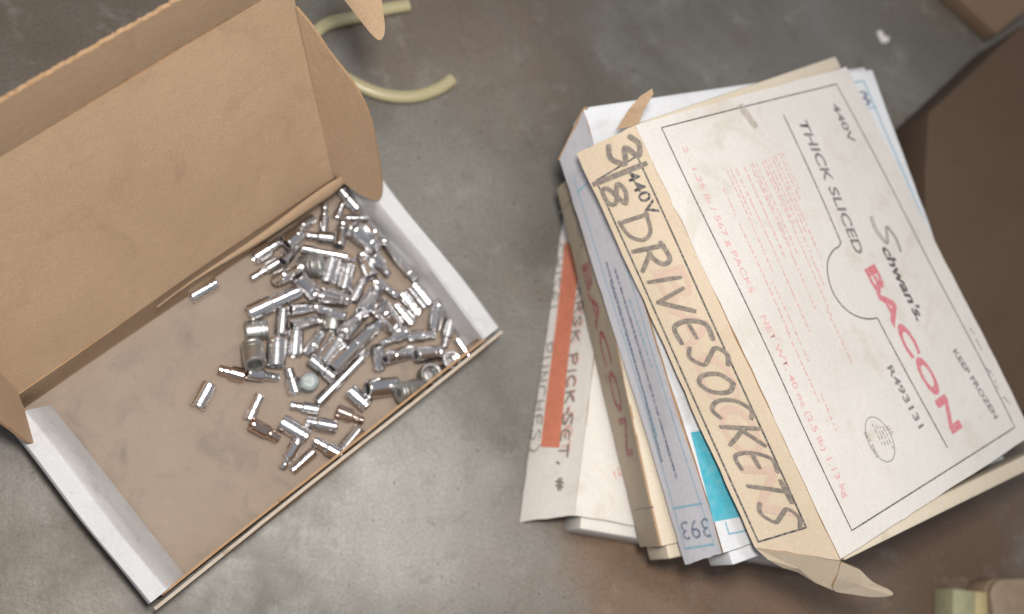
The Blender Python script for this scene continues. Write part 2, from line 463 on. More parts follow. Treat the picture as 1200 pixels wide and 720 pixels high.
def hand(name, F, s, p0, p1, cap, width, mat, parent, h=None, jit=0.05, slant=0.05, seed=1):
    rnd = random.Random(seed)
    adv = []
    x = 0
    for ch in s:
        adv.append(x)
        x += 0.38 if ch in "I,/-)(" else (0.45 if ch == ' ' else 0.78)
    tot = x - 0.2
    a, b = F.m(*p0), F.m(*p1)
    ax = b - a; ln = ax.length; ax.normalize(); up = Vector((-ax.y, ax.x))
    st = []
    for ch, x0 in zip(s, adv):
        dy = rnd.uniform(-jit, jit); sc = rnd.uniform(0.92, 1.08)
        for kind, pts in GLY.get(ch, []):
            pts = catmull(pts) if kind == 'c' else [Vector(p) for p in line(pts[0], pts[1], 5)]
            st.append(([a + ax * ((x0 + (p[0] + slant * p[1])) / tot * ln) + up * ((p[1] * sc + dy) * cap) for p in pts], width * rnd.uniform(.85, 1.15)))
    return ribbons(name, F, st, mat, parent, h)
def poly(F, pts, n=20):
    out = []
    for i in range(len(pts) - 1):
        seg = line(F.m(*pts[i]), F.m(*pts[i + 1]), n)
        out += seg if i == 0 else seg[1:]
    return out
def rectlines(F, pts, w):
    return [(line(F.m(*pts[i]), F.m(*pts[(i + 1) % 4])), w) for i in range(4)]

# ------------------------------------------------------------------ the open carton on the left
TA = math.radians(38.2)
U = Vector((math.cos(TA), math.sin(TA), 0)); V = Vector((-math.sin(TA), math.cos(TA), 0)); Z = Vector((0, 0, 1))
TO = at(176, 713, 0.05); TO.z = 0
TW, TD, TH = 0.354, 0.187, 0.050
def T(u, v, z): return TO + U * u + V * v + Z * z
tray = empty('open_carton', T(0.175, 0.085, 0))
tag(tray, 'open cardboard carton, kraft inside and white outside, holding loose sockets', 'carton')
KR = (M['kraft'], M['kraft'], M['kraft_edge'])
# base board
panel('base', Face(T(0.012, 0.0025, 0.0035), T(TW - 0.012, 0.0025, 0.0035), T(0.012, TD, 0.0035), warp=0.0002, seed=1), tray,
      (M['kraft_dirty'], M['white'], M['kraft_edge']), 0.0028, 20, 12)
def rolled_wall(name, prof, v0, v1, mat, n=22, wob=0.0008, seed=0):
    """side wall rolled over on itself: an open profile (u, z) swept along v, with board thickness"""
    vs, fs, fm = [], [], []
    th = 0.0016
    k = len(prof)
    nr = []
    for i in range(k):
        a, b = prof[max(i - 1, 0)], prof[min(i + 1, k - 1)]
        d = Vector((b[0] - a[0], b[1] - a[1])); d.normalize(); nr.append(Vector((-d.y, d.x)))
    for side in (0, 1):
        for j in range(n + 1):
            f = j / n; v_ = v0 + (v1 - v0) * f
            for i, (u_, z_) in enumerate(prof):
                w = wob * math.sin(7 * f + i * 0.35 + seed) * (1 if z_ > 0.01 else 0.2)
                vs.append(T(u_ + w - nr[i].x * th * side, v_, max(0.0008, z_ + w * .6 - nr[i].y * th * side)))
    N_ = (n + 1) * k
    ix = lambda i, j, s_: s_ * N_ + j * k + i
    for j in range(n):
        for i in range(k - 1):
            fs.append((ix(i, j, 0), ix(i, j + 1, 0), ix(i + 1, j + 1, 0), ix(i + 1, j, 0))); fm.append(0)
            fs.append((ix(i, j, 1), ix(i + 1, j, 1), ix(i + 1, j + 1, 1), ix(i, j + 1, 1))); fm.append(1)
        for i, fl_ in ((0, 1), (k - 1, -1)):
            q = (ix(i, j, 0), ix(i, j, 1), ix(i, j + 1, 1), ix(i, j + 1, 0)); fs.append(q if fl_ > 0 else q[::-1]); fm.append(1)
    for i in range(k - 1):
        for j, fl_ in ((0, -1), (n, 1)):
            q = (ix(i, j, 0), ix(i, j, 1), ix(i + 1, j, 1), ix(i + 1, j, 0)); fs.append(q if fl_ > 0 else q[::-1]); fm.append(2)
    return wmesh(name, vs, fs, [mat, M['kraft'], M['kraft_edge']], tray, fm, smooth=True)
# left wall: outer face, slightly pitched top, inner panel sloping to the base
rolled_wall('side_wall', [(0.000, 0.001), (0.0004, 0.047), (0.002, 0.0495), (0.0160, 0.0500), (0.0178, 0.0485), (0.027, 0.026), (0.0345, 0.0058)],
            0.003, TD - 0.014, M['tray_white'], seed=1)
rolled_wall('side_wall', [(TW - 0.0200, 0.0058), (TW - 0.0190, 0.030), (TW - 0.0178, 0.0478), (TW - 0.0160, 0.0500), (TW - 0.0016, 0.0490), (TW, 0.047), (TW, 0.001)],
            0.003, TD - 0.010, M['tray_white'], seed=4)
# front wall: thin, white outside with kraft cut edge
F_ = Face(T(0.004, -0.0055, 0.0008), T(TW - 0.002, -0.0050, 0.0008), T(0.002, -0.0035, 0.0455), T(TW - 0.001, -0.0030, 0.0475), warp=0.0006, seed=2)
panel('front_wall', F_, tray, (M['kraft_edge'], M['kraft'], M['lip']), 0.0026, 40, 4, ragged=0.0004)
F_ = Face(T(0.014, 0.0006, 0.006), T(TW - 0.018, 0.0006, 0.006), T(0.012, 0.0016, 0.0435), T(TW - 0.016, 0.0018, 0.0455), warp=0.0006, seed=6)
panel('front_liner', F_, tray, (M['kraft'], M['kraft'], M['kraft_edge']), 0.0020, 40, 4, ragged=0.0004)
for u0, u1, sgn in ((0.003, 0.020, 1), (TW - 0.020, TW - 0.002, -1)):      # corner tabs tucked between wall and front
    panel('corner_tab', Face(T(u0, 0.0055, 0.004), T(u1, 0.0050, 0.004), T(u0, 0.0050, 0.043), T(u1, 0.0060, 0.046), warp=0.0004, seed=u0 * 30),
          tray, (M['kraft'], M['kraft'], M['kraft_edge']), 0.0018, 6, 4, ragged=0.0005)
# back wall
F_ = Face(T(TW - 0.004, TD - 0.002, 0.002), T(0.004, TD - 0.002, 0.002), T(TW - 0.006, TD + 0.002, 0.049), T(0.006, TD + 0.002, 0.049), warp=0.0006, seed=3)
panel('back_wall', F_, tray, (M['white'], M['kraft'], M['kraft_edge']), 0.0024, 24, 4, inward=-1)
# buckled inner liner along the hinge, thickest towards the right end
vs, fs = [], []
nu, nw = 40, 8
for i in range(nu + 1):
    f = i / nu; u_ = 0.14 + f * (TW - 0.163)
    r = (0.0014 + 0.0098 * f ** 1.4) * (1.0 if f < 0.86 else 1.0 - 0.75 * ((f - 0.86) / 0.14) ** 1.5)
    for j in range(nw + 1):
        a = math.pi * (j / nw) * 1.02
        vs.append(T(u_, TD - 0.005 - r * math.sin(a) * 0.72 - 0.0011 * math.sin(2.6 * a + 5 * f) * f + 0.001 * math.sin(9 * f), 0.046 + 0.004 * f + r * 0.95 * -math.cos(a) + 0.0015 * f))
for i in range(nu):
    for j in range(nw):
        a = i * (nw + 1) + j
        fs.append((a, a + 1, a + nw + 2, a + nw + 1))
wmesh('buckled_liner', vs, fs, M['kraft'], tray, smooth=True)
# lid leaning back, with front flap and side ears
LA = math.radians(55)
LD = V * math.cos(LA) + Z * math.sin(LA)           # direction up the lid
LN = -V * math.sin(LA) + Z * math.cos(LA)          # inner side
H0, H1 = T(0.020, TD, 0.050), T(0.320, TD, 0.050)
LL = 0.184
G0, G1 = H0 + LD * LL - U * 0.016, H1 + LD * LL + U * 0.016
Fl = Face(H0, H1, G0, G1, warp=0.0007, seed=5, bulge=-0.003)
lid = panel('lid', Fl, tray, (M['kraft'], M['white'], M['kraft_edge']), 0.0026, 30, 18)
LA2 = math.radians(80)
FD = V * math.cos(LA2) + Z * math.sin(LA2)
a0, a1 = G0 + LD * 0.0006, G1 + LD * 0.0006
Ff = Face(a0, a1, a0 + FD * 0.055 + U * 0.004, a1 + FD * 0.052 - U * 0.004, warp=0.0006, seed=8)
panel('lid_front_flap', Ff, lid, (M['kraft'], M['white'], M['kraft_edge']), 0.0030, 150, 6, ragged=0.0010)
def ear(name, side, outline, fold):
    """side ear of the lid: outline in (along lid, out from lid) metres; fold = degrees from the lid plane"""
    o_ = H1 if side > 0 else H0
    e = (U * side) * math.cos(math.radians(fold)) + LN * math.sin(math.radians(fold))
    ld_ = ((G1 - H1) if side > 0 else (G0 - H0)).normalized()
    pts = [o_ + U * side * 0.0008 + ld_ * p[0] + e * p[1] for p in outline]
    if side < 0: pts = pts[::-1]
    nrm = LD.cross(e).normalized() * (1 if side > 0 else -1)
    return sheet(name, pts, lid, (M['kraft'], M['kraft'], M['kraft_edge']), 0.0024, nrm)
out = catmull([(0.004, 0.000), (-0.008, 0.014), (-0.016, 0.028), (-0.016, 0.040), (0.004, 0.045), (0.034, 0.046), (0.072, 0.045), (0.100, 0.037), (0.128, 0.021), (0.150, 0.010), (0.165, 0.000)], 5)
ear('lid_ear', 1, out, 62)
outl = catmull([(0.004, 0.000), (-0.012, 0.016), (-0.022, 0.030), (-0.014, 0.037), (0.010, 0.040), (0.040, 0.044), (0.090, 0.042), (0.128, 0.024), (0.150, 0.010), (0.165, 0.000)], 5)
ear('lid_ear', -1, outl, 62)
# ear on the end of the front flap, seen at the top edge of the picture
pts = catmull([at(384, -34, .232), at(398, -8, .224), at(416, 16, .216), at(436, 41, .210), at(446, 47, .209), at(451, 36, .212), at(449, 14, .220), at(440, -34, .236), at(410, -44, .236)], 5)
sheet('flap_ear', pts, lid, (M['kraft'], M['kraft'], M['kraft_edge']), 0.0024, face_cam=True)

# ------------------------------------------------------------------ loose sockets in the carton
ZF = 0.0037
NSEG = 36
def ngon_r(k, ap, th):
    p = 2 * math.pi / k
    return ap / math.cos((th % p) - p / 2)
def lathe(name, rings, parent, mat, frame):
    """rings: (x, radius, sides or 0) along the axis; both ends may run into a bore"""
    O_, ax, e1, e2 = frame
    vs, fs = [], []
    for (x, r, k) in rings:
        for i in range(NSEG):
            th = 2 * math.pi * i / NSEG
            rr_ = ngon_r(k, r, th) if k else r
            vs.append(O_ + ax * x + (e1 * math.cos(th) + e2 * math.sin(th)) * rr_)
    for j in range(len(rings) - 1):
        for i in range(NSEG):
            i2 = (i + 1) % NSEG
            fs.append((j * NSEG + i, j * NSEG + i2, (j + 1) * NSEG + i2, (j + 1) * NSEG + i))
    fs.append(tuple(range(NSEG - 1, -1, -1)))
    n0 = (len(rings) - 1) * NSEG
    fs.append(tuple(range(n0, n0 + NSEG)))
    return wmesh(name, vs, fs, mat, parent, smooth=True, sharp=14)
def seg_close(p1, q1, p2, q2):
    d1, d2, r = q1 - p1, q2 - p2, p1 - p2
    a, e, f = d1.dot(d1), d2.dot(d2), d2.dot(r)
    c, b = d1.dot(r), d1.dot(d2)
    den = a * e - b * b
    s = max(0, min(1, (b * f - c * e) / den)) if den > 1e-12 else 0.5
    t = (b * s + f) / e
    if t < 0: t = 0; s = max(0, min(1, -c / a))
    elif t > 1: t = 1; s = max(0, min(1, (b - c) / a))
    return s, ((p1 + d1 * s) - (p2 + d2 * t)).length
PLACED = []
def pxm(x, y):                       # photo pixels per metre near the carton floor
    return FPX / ((at(x, y, 0.01) - CAM).dot(ROT @ Vector((0, 0, -1))))
def socket(kind, x1, y1, x2, y2, w1, w2, frac, mk, label, yaw=0.0):
    """sleeve end at (x1, y1), drive end at (x2, y2); widths in photo pixels"""
    k = pxm((x1 + x2) / 2, (y1 + y2) / 2)
    r1, r2 = w1 * 0.59 / k, w2 * (0.56 if kind == 'S' else 0.59) / k
    rm = max(r1, r2)
    mat = M[mk]
    if kind == 'V':
        hgt = 0.019 if mk != 'disc' else 0.016
        p = at(x1, y1, ZF + hgt); p.z = ZF
        O_ = p + Z * hgt; ax = -Z; L_ = hgt
        PLACED.append((p + Z * r1, p + Z * (hgt - r1 * .5), r1))
    else:
        z1 = z2 = ZF + rm
        for it in range(160):
            p, q = at(x1, y1, z1), at(x2, y2, z2)
            lim = 0.0 if it < 90 else 0.0015
            worst, ws = 0, 0.5
            for (a, b, r) in PLACED:
                s, d = seg_close(p.lerp(q, 0.08), p.lerp(q, 0.92), a.lerp(b, 0.08), b.lerp(a, 0.08))
                pen = (rm + r) * 0.84 - d
                if pen > worst: worst, ws = pen, s
            if worst <= lim: break
            z1 += 0.0012 * (1 - ws) + 0.0001; z2 += 0.0012 * ws + 0.0001
        PLACED.append((p, q, rm))
        ax = (q - p); L_ = ax.length; ax.normalize(); O_ = p
    e1 = ax.cross(Z if abs(ax.z) < 0.9 else U).normalized(); e2 = ax.cross(e1).normalized()
    rot = random.uniform(0, 6.28) + yaw
    e1, e2 = e1 * math.cos(rot) + e2 * math.sin(rot), e2 * math.cos(rot) - e1 * math.sin(rot)
    fr = (O_, ax, e1, e2)
    base = O_ + ax * (L_ / 2); base.z = min(O_.z, (O_ + ax * L_).z) - (rm if kind != 'V' else 0)
    nm = {'E': 'extension_bar', 'J': 'universal_joint'}.get(kind, 'socket')
    o = empty(nm, base)
    cats = {'E': 'extension bar', 'J': 'universal joint'}.get(kind, 'socket')
    tag(o, label, cats, 'loose sockets in the carton')
    c = min(0.0011, rm * 0.20)
    xs = L_ * frac
    if kind in ('S', 'D', 'V'):
        bore = r1 * 0.62
        dp = min(0.009, xs * 0.7)
        rings = [(dp, bore * 0.98, 6), (c * 1.2, bore, 6), (0.0003, bore * 1.08, 0), (0, bore * 1.12 + (r1 - bore) * .25, 0), (0, r1 - c, 0), (c * 0.5, r1 - c * .25, 0), (c * 1.3, r1, 0)]
        if kind == 'D' or kind == 'V':
            g = L_ * 0.60
            rings += [(g, r1, 0), (g + c * .5, r1 - c * .6, 0), (g + c * 1.6, r1 - c * .6, 0)]
            xs = g + c * 1.6
        else:
            rings += [(xs - c * 1.5, r1, 0), (xs - c * .5, r1 - c * .4, 0), (xs, max(r2 + 0.0002, r1 - c * 1.2), 0), (xs + 0.0001, r2 * 0.8, 0)]
        lathe('sleeve', rings, o, mat, fr)
        if kind != 'S': r2 = min(r2, r1) if frac < 1 else r1 * 0.985
        sq = min(0.0032, r2 * 0.52)
        dq = min(0.007, (L_ - xs) * 0.6)
        ce = min(c, r2 * 0.2)
        rings = [(xs - 0.0006, r2 * 0.75, 0), (xs - 0.0003, r2 - 0.0002, 0), (xs + 0.0004, r2, 0), (L_ * .5 + xs * .5 - .0005, r2, 0), (L_ * .5 + xs * .5, r2 - ce * .4, 0), (L_ * .5 + xs * .5 + .0008, r2, 0),
                 (L_ - ce * 1.3, r2, 0), (L_ - ce * .4, r2 - ce * .3, 0), (L_, r2 - ce, 0), (L_, sq * 1.35, 0), (L_ - 0.0003, sq * 1.02, 4), (L_ - dq, sq, 4)]
        lathe('shank', rings, o, mat, fr)
        if kind == 'V' and mk == 'disc':
            lathe('end_cap', [(0.0030, bore * 1.15, 0), (-0.0001, bore * 1.2, 0), (-0.0004, bore * 1.05, 0), (-0.0005, bore * .3, 0)], o, mat, fr)
        elif kind == 'V':
            lathe('socket_floor', [(dp - 0.0004, bore * 0.9, 0), (dp - 0.0008, bore * 0.5, 0), (dp + 0.001, bore * 0.45, 0)], o, M['dark_steel'], fr)
    elif kind == 'E':
        lathe('sleeve', [(0.006, r1 * .45, 4), (0.0005, r1 * .5, 4), (0, r1 * .65, 0), (0, r1 - c, 0), (c, r1, 0), (xs - c, r1, 0), (xs, r1 - c, 0), (xs + .0015, r2 * .9, 0)], o, mat, fr)
        lathe('shaft', [(xs + .0004, r2 * .8, 0), (xs + .0008, r2, 0), (L_ - .010, r2, 0), (L_ - .0095, r2 * 1.12, 0), (L_ - .008, r2 * 1.12, 0), (L_ - .0075, r2 * .8, 0)], o, mat, fr)
        lathe('drive_square', [(L_ - .0080, r2 * .6, 4), (L_ - .0010, r2 * .62, 4), (L_, r2 * .5, 4)], o, mat, fr)
    elif kind == 'J':
        for n_, (s0, s1, rr_) in zip(('sleeve', 'cross_hub', 'shank'), ((0, .36, r1), (.33, .66, r1 * .82), (.62, 1, r2))):
            lathe(n_, [(L_ * s0, rr_ * .6, 0), (L_ * s0 + .0002, rr_ - c, 0), (L_ * s0 + c, rr_, 0), (L_ * (s0 + s1) / 2, rr_ * 1.0, 0), (L_ * s1 - c, rr_, 0), (L_ * s1 - .0002, rr_ - c, 0), (L_ * s1, rr_ * .6, 0)], o, mat, fr)
        mid = O_ + ax * (L_ * .5)
        for e in (e1, e2):
            f2 = (mid - e * r1 * 1.02, e, ax, e.cross(ax))
            lathe('pin', [(0, r1 * .22, 0), (.0003, r1 * .3, 0), (r1 * 2.04 - .0003, r1 * .3, 0), (r1 * 2.04, r1 * .22, 0)], o, M['dark_steel'], f2)
    return o
C1, C2, DU, WG = 'chrome', 'chrome2', 'dull', 'warm_glint_paint'
SOCK = [
 # lying on the board first, the ones resting on others after them
 ('D', 223, 349, 254, 331, 14, 13, 1, C1, 'lone bright socket against the back wall, leftmost along the hinge'),
 ('D', 246, 450, 231, 478, 18, 17, 1, C1, 'leftmost chrome socket lying alone on the bare carton floor'),
 ('S', 287, 441, 256, 433, 15, 11, .60, WG, 'stepped socket with a painted warm reflection pointing left at the left end of the pile'),
 ('S', 289, 437, 326, 443, 13, 9, .55, C1, 'thin stepped socket directly right of the leftmost one with a painted warm reflection'),
 ('S', 291, 493, 305, 463, 13, 12, .45, C1, 'upright-lying stepped socket above the one with a painted warm reflection'),
 ('S', 294, 496, 327, 514, 14, 12, .62, WG, 'stepped socket with a painted warm reflection, left front of the pile'),
 ('D', 329, 494, 361, 513, 17, 16, 1, C2, 'plain deep socket lying among the front row, right of the one with a painted reflection'),
 ('S', 395, 501, 358, 494, 15, 12, .66, C1, 'stepped socket pointing left, just right of the plain deep one in front'),
 ('S', 374, 481, 340, 475, 12, 9, .60, C2, 'small grey stepped socket between the pale disc and the front row'),
 ('S', 394, 481, 426, 494, 14, 9, .60, WG, 'stepped socket with a painted orange glint on the right of the front row'),
 ('D', 409, 457, 431, 477, 17, 16, 1, C1, 'deep socket lying just above the stepped one with a painted orange glint'),
 ('D', 423, 502, 402, 527, 15, 14, 1, C1, 'deep socket nearest the front edge at the right of the front row'),
 ('S', 402, 535, 368, 516, 14, 11, .58, C1, 'stepped socket lowest but two, nose pointing up left'),
 ('S', 349, 517, 331, 549, 13, 9, .62, C1, 'stepped socket with small square nose, lowest left of the pile'),
 ('S', 368, 529, 342, 553, 11, 10, .55, C1, 'brightly glinting thin socket, lowest of the whole pile'),
 ('V', 363, 447, 363, 447, 19, 18, 1, 'disc', 'pale dull round socket standing on end in mid pile'),
 ('S', 347, 462, 338, 432, 15, 11, .62, C1, 'stepped socket leaning against the left of the pale round one'),
 ('D', 287, 389, 314, 386, 21, 20, 1, DU, 'short dull grey socket lying level, leftmost of the main heap'),
 ('D', 299, 428, 295, 403, 22, 21, 1, DU, 'short dull steel socket just below the level grey one'),
 ('D', 323, 430, 325, 397, 20, 19, 1, C2, 'wide upright-lying socket right of the two short dull ones'),
 ('D', 344, 418, 347, 388, 17, 15, 1, C2, 'fluted socket right of the wide upright-lying one'),
 ('D', 329, 393, 332, 362, 14, 13, 1, C2, 'narrow deep socket above the wide upright-lying one'),
 ('S', 291, 368, 352, 340, 18, 15, .45, C1, 'long two-step deep socket with a white streak, left of the heap'),
 ('D', 388, 388, 391, 372, 20, 20, 1, DU, 'dull socket half buried under two bright ones in mid heap'),
 ('S', 360, 415, 378, 388, 13, 12, .5, C1, 'two-step socket just left of the wide ribbed one in mid heap'),
 ('D', 381, 423, 400, 396, 21, 20, 1, C2, 'wide ribbed socket left of the long bright extension'),
 ('J', 391, 443, 363, 420, 13, 12, 1, C2, 'knobbly universal joint just above the pale round socket'),
 ('D', 402, 391, 424, 369, 14, 13, 1, C2, 'deep socket in line above the long bright extension'),
 ('E', 389, 432, 443, 379, 16, 14, .5, C1, 'longest thick extension with a bright lower half, mid heap'),
 ('E', 372, 473, 431, 412, 12, 11, .42, C1, 'thin long extension bar just below the thick bright one'),
 ('D', 424, 366, 442, 339, 15, 14, 1, C2, 'deep grey socket above the upper end of the thick extension'),
 ('S', 412, 354, 427, 326, 13, 10, .55, C2, 'short two-step socket left of the deep grey one in mid heap'),
 ('D', 462, 383, 444, 358, 20, 19, 1, C1, 'wide socket with one broad white streak, right half of the heap'),
 ('S', 483, 381, 463, 357, 14, 9, .58, C2, 'stepped socket touching the right of the white streaked wide one'),
 ('S', 470, 344, 492, 369, 12, 10, .5, C2, 'slim two-step socket above the stepped one by the white streaked one'),
 ('S', 440, 330, 466, 347, 10, 8, .5, C1, 'thin bright socket pointing at the white streaked wide one from above'),
 ('D', 504, 358, 484, 333, 16, 15, 1, C2, 'deep socket lying along the right wall below the long one'),
 ('E', 452, 286, 487, 328, 12, 10, .5, C2, 'long extension lying along the white right wall'),
 ('D', 508, 386, 514, 355, 14, 13, 1, C2, 'dark upright-lying deep socket close to the right wall'),
 ('S', 528, 375, 520, 408, 13, 9, .68, C2, 'stepped socket nose down, second last along the right wall'),
 ('D', 535, 397, 552, 421, 10, 10, 1, C1, 'thin white glinting socket in the front right corner of the carton'),
 ('S', 478, 395, 511, 392, 12, 9, .62, C1, 'level stepped socket with a bright left end above the two hollow ends'),
 ('S', 478, 388, 446, 404, 12, 8, .5, C1, 'thin stepped socket slanting left from the level bright-ended one'),
 ('D', 445, 433, 442, 405, 13, 12, 1, C1, 'upright-lying socket left of a level pair in the lower right heap'),
 ('S', 483, 412, 451, 420, 14, 13, .42, C1, 'level two-step socket touching the upright-lying one at lower right'),
 ('D', 487, 416, 517, 413, 15, 14, 1, C2, 'level socket ending at the ring-shaped upright socket'),
 ('V', 506, 438, 506, 438, 23, 22, 1, 'dark_steel', 'dark wide socket standing on end, hex opening up, by the front edge'),
 ('V', 530, 422, 530, 422, 19, 18, 1, C2, 'ring-like socket standing on end in the front right corner'),
 ('D', 430, 456, 466, 452, 19, 18, 1, C1, 'wide level socket with a white streak near the front edge'),
 ('D', 494, 455, 467, 461, 21, 20, 1, DU, 'short dull socket touching the right of the wide streaked level one'),
 ('D', 390, 302, 381, 332, 21, 20, 1, C2, 'widest ribbed deep socket in the upper middle of the heap'),
 ('D', 402, 340, 409, 310, 16, 15, 1, C2, 'deep socket beside and right of the widest ribbed one'),
 ('D', 353, 313, 376, 310, 22, 21, 1, DU, 'short dull grey socket under the left end of the thin crossing bar'),
 ('D', 349, 323, 369, 346, 15, 14, 1, C2, 'socket slanting down from the short dull grey one at upper left'),
 ('S', 324, 328, 353, 313, 14, 9, .5, C1, 'stepped socket with a bright left end, left of the short dull grey one'),
 ('S', 328, 306, 294, 327, 13, 9, .5, C1, 'stepped socket pointing lower left, outermost on the upper left'),
 ('S', 297, 303, 330, 282, 16, 11, .6, C1, 'bright socket at the left end of the line under the hinge'),
 ('S', 367, 256, 330, 281, 11, 9, .4, C1, 'slender socket continuing the line under the hinge to the right'),
 ('S', 331, 307, 349, 288, 12, 10, .55, C1, 'small socket slanting between the hinge line and the short dull grey one'),
 ('D', 336, 287, 352, 273, 14, 13, 1, C1, 'small hexagonal-looking socket tucked below the slender hinge line'),
 ('S', 391, 280, 358, 276, 14, 10, .6, C1, 'level stepped socket with a bright right end near the hinge'),
 ('S', 379, 270, 381, 238, 10, 8, .55, C2, 'thin upright-lying socket right under the hinge'),
 ('S', 394, 257, 402, 238, 10, 8, .5, C2, 'small socket with one bright dot in the back right corner'),
 ('D', 397, 289, 402, 261, 12, 11, 1, C2, 'narrow upright-lying socket below the back right corner'),
 ('S', 420, 246, 399, 222, 13, 11, .6, C2, 'socket deepest in the back right corner beside the lid ear'),
 ('S', 435, 256, 404, 256, 9, 8, .5, C1, 'thin level socket near the back right corner'),
 ('D', 413, 267, 442, 290, 20, 19, 1, C2, 'thick socket slanting towards the right wall below the thin level one'),
 ('S', 430, 262, 452, 284, 9, 8, .5, C1, 'thin socket with a bright middle beside the right wall, uppermost there'),
 ('D', 436, 325, 424, 298, 14, 13, 1, C2, 'deep socket below the thick slanting one'),
 ('S', 437, 297, 455, 323, 12, 9, .55, C2, 'slim stepped socket between the thick slanting one and the wall extension'),
 ('D', 376, 345, 406, 352, 15, 14, 1, C1, 'level socket below the widest ribbed one'),
 ('S', 405, 371, 373, 361, 11, 9, .5, C1, 'level thin socket just below another level one in mid heap'),
 ('S', 340, 364, 375, 359, 13, 11, .58, C1, 'upper of two short sockets with yellow-white streaks'),
 ('D', 341, 382, 375, 375, 11, 11, 1, C1, 'lower of two short sockets with yellow-white streaks'),
 ('E', 354, 291, 417, 303, 9, 7, .22, C1, 'thin bar lying across the top of the heap'),
]
for r_ in SOCK: socket(*r_)


# ------------------------------------------------------------------ the stack of closed boxes
def stack_box(name, label, a, b, c, oa, ob, zb, ext, top, flap, side, seed, warp=0.0015, bulge=0.0):
    """a, b = ends of the front crease, c = far corner next to a; oa, ob = lower edge of the front flap;
       zb = underside height (front, back); ext = how far the body shows past the lid (a, c, b, d)"""
    a, b, c, oa, ob = map(Vector, (a, b, c, oa, ob))
    d = b + c - a
    e1 = (b - a).normalized(); w = (c - a).normalized()
    root = empty(name, Vector(((a.x + d.x) / 2, (a.y + d.y) / 2, min(zb))))
    tag(root, label, 'box', 'stacked cardboard boxes')
    FL_ = Face(a, b, c, d, warp, seed, bulge)
    lid_ = panel('lid', FL_, root, (M[top], M['kraft'], M['kraft_edge']), 0.0022, 26, 20, ragged=0.0004)
    up = FL_.n * 0.0004
    FF = Face(oa, ob, a - w * 0.0006 + up * 0, b - w * 0.0006, warp * 0.7, seed + 2)
    FF.d = Vector(b - w * 0.0006)
    flap_ = panel('front_flap', FF, root, (M[flap], M['kraft'], M['kraft_edge']), 0.0020, 26, 8, ragged=0.0005)
    dn = Vector((0, 0, 0.0052))
    def col(p, q, z):       # bottom point below p
        return Vector((p.x, p.y, z))
    ins = 0.007
    tk = 0.013
    def wall(nm, p0, p1, dirv, ex0, ex1):
        """rolled end wall from p0 (front) to p1 (back), reaching ex0 / ex1 past the lid edge"""
        f0, f1 = p0 + w * ins + dirv * ex0 - dn, p1 - w * 0.002 + dirv * ex1 - dn
        i0, i1 = f0 - dirv * tk, f1 - dirv * tk
        fl0 = dirv * 0.004
        bt = [col(q + (fl0 * 0), None, z) for q, z in ((f0, zb[0]), (f1, zb[1]), (i1, zb[1]), (i0, zb[0]))]
        block(nm, bt + [f0, f1, i1, i0], root, M[side], 0.0022, 2)
    wall('end_wall', a, c, -e1, ext[0], ext[1])
    wall('end_wall', b, d, e1, ext[2], ext[3])
    # back and front walls, base
    def thin(nm, p, q, th_):
        P_ = [p - dn, q - dn, q - dn + w * th_, p - dn + w * th_]
        zz = (zb[0], zb[0]) if nm == 'front_wall' else (zb[1], zb[1])
        block(nm, [Vector((v_.x, v_.y, zz[0] + 0.0006)) for v_ in P_] + P_, root, M['kraft'] if nm == 'front_wall' else M[side], 0.0006, 1)
    thin('front_wall', a + w * (ins + .001) + e1 * .014, b + w * (ins + .001) - e1 * .014, 0.0022)
    thin('back_wall', c - w * .004 + e1 * .014, d - w * .004 - e1 * .014, 0.0022)
    q = [a + w * (ins + .004) + e1 * .015, b + w * (ins + .004) - e1 * .015, d - w * .005 - e1 * .015, c - w * .005 + e1 * .015]
    zz = (zb[0], zb[0], zb[1], zb[1])
    block('base', [Vector((p.x, p.y, z + .0002)) for p, z in zip(q, zz)] + [Vector((p.x, p.y, z + .0026)) for p, z in zip(q, zz)], root, M['kraft'], 0.0004, 1)
    return root, lid_, flap_, FL_, FF
def perp(a, b, w, z):
    e = (b - a).normalized(); p = Vector((-e.y, e.x, 0))
    q = a + p * w; q.z = z; return q
def dashes(name, F, rows, mat, parent, w, seed=1, h=None, mn=0.002, mx=0.009):
    """illegible small print: rows of word-length dashes between photo points"""
    rnd = random.Random(seed); st = []
    for p0, p1 in rows:
        a, b = F.m(*p0), F.m(*p1); ln = (b - a).length; ax = (b - a).normalized(); x = 0
        while x < ln:
            k = rnd.uniform(mn, mx); st.append((line(a + ax * x, a + ax * min(ln, x + k), 3), w * rnd.uniform(.8, 1.2))); x += k + rnd.uniform(.0010, .0032)
    return ribbons(name, F, st, mat, parent, h)
def filled(name, F, pts, mat, parent, h=None, n=10):
    """flat printed quad from four photo points"""
    q = [F.m(*p) for p in pts]; vs, fs = [], []
    hh = lift() * .8 if h is None else h
    for j in range(n + 1):
        for i in range(n + 1):
            s_, t_ = i / n, j / n
            vs.append(F.Pm(q[0] * (1 - s_) * (1 - t_) + q[1] * s_ * (1 - t_) + q[3] * (1 - s_) * t_ + q[2] * s_ * t_, hh))
    for j in range(n):
        for i in range(n):
            k = j * (n + 1) + i; fs.append((k, k + 1, k + n + 2, k + n + 1))
    return wmesh(name, vs, fs, [mat], parent, [0] * len(fs))

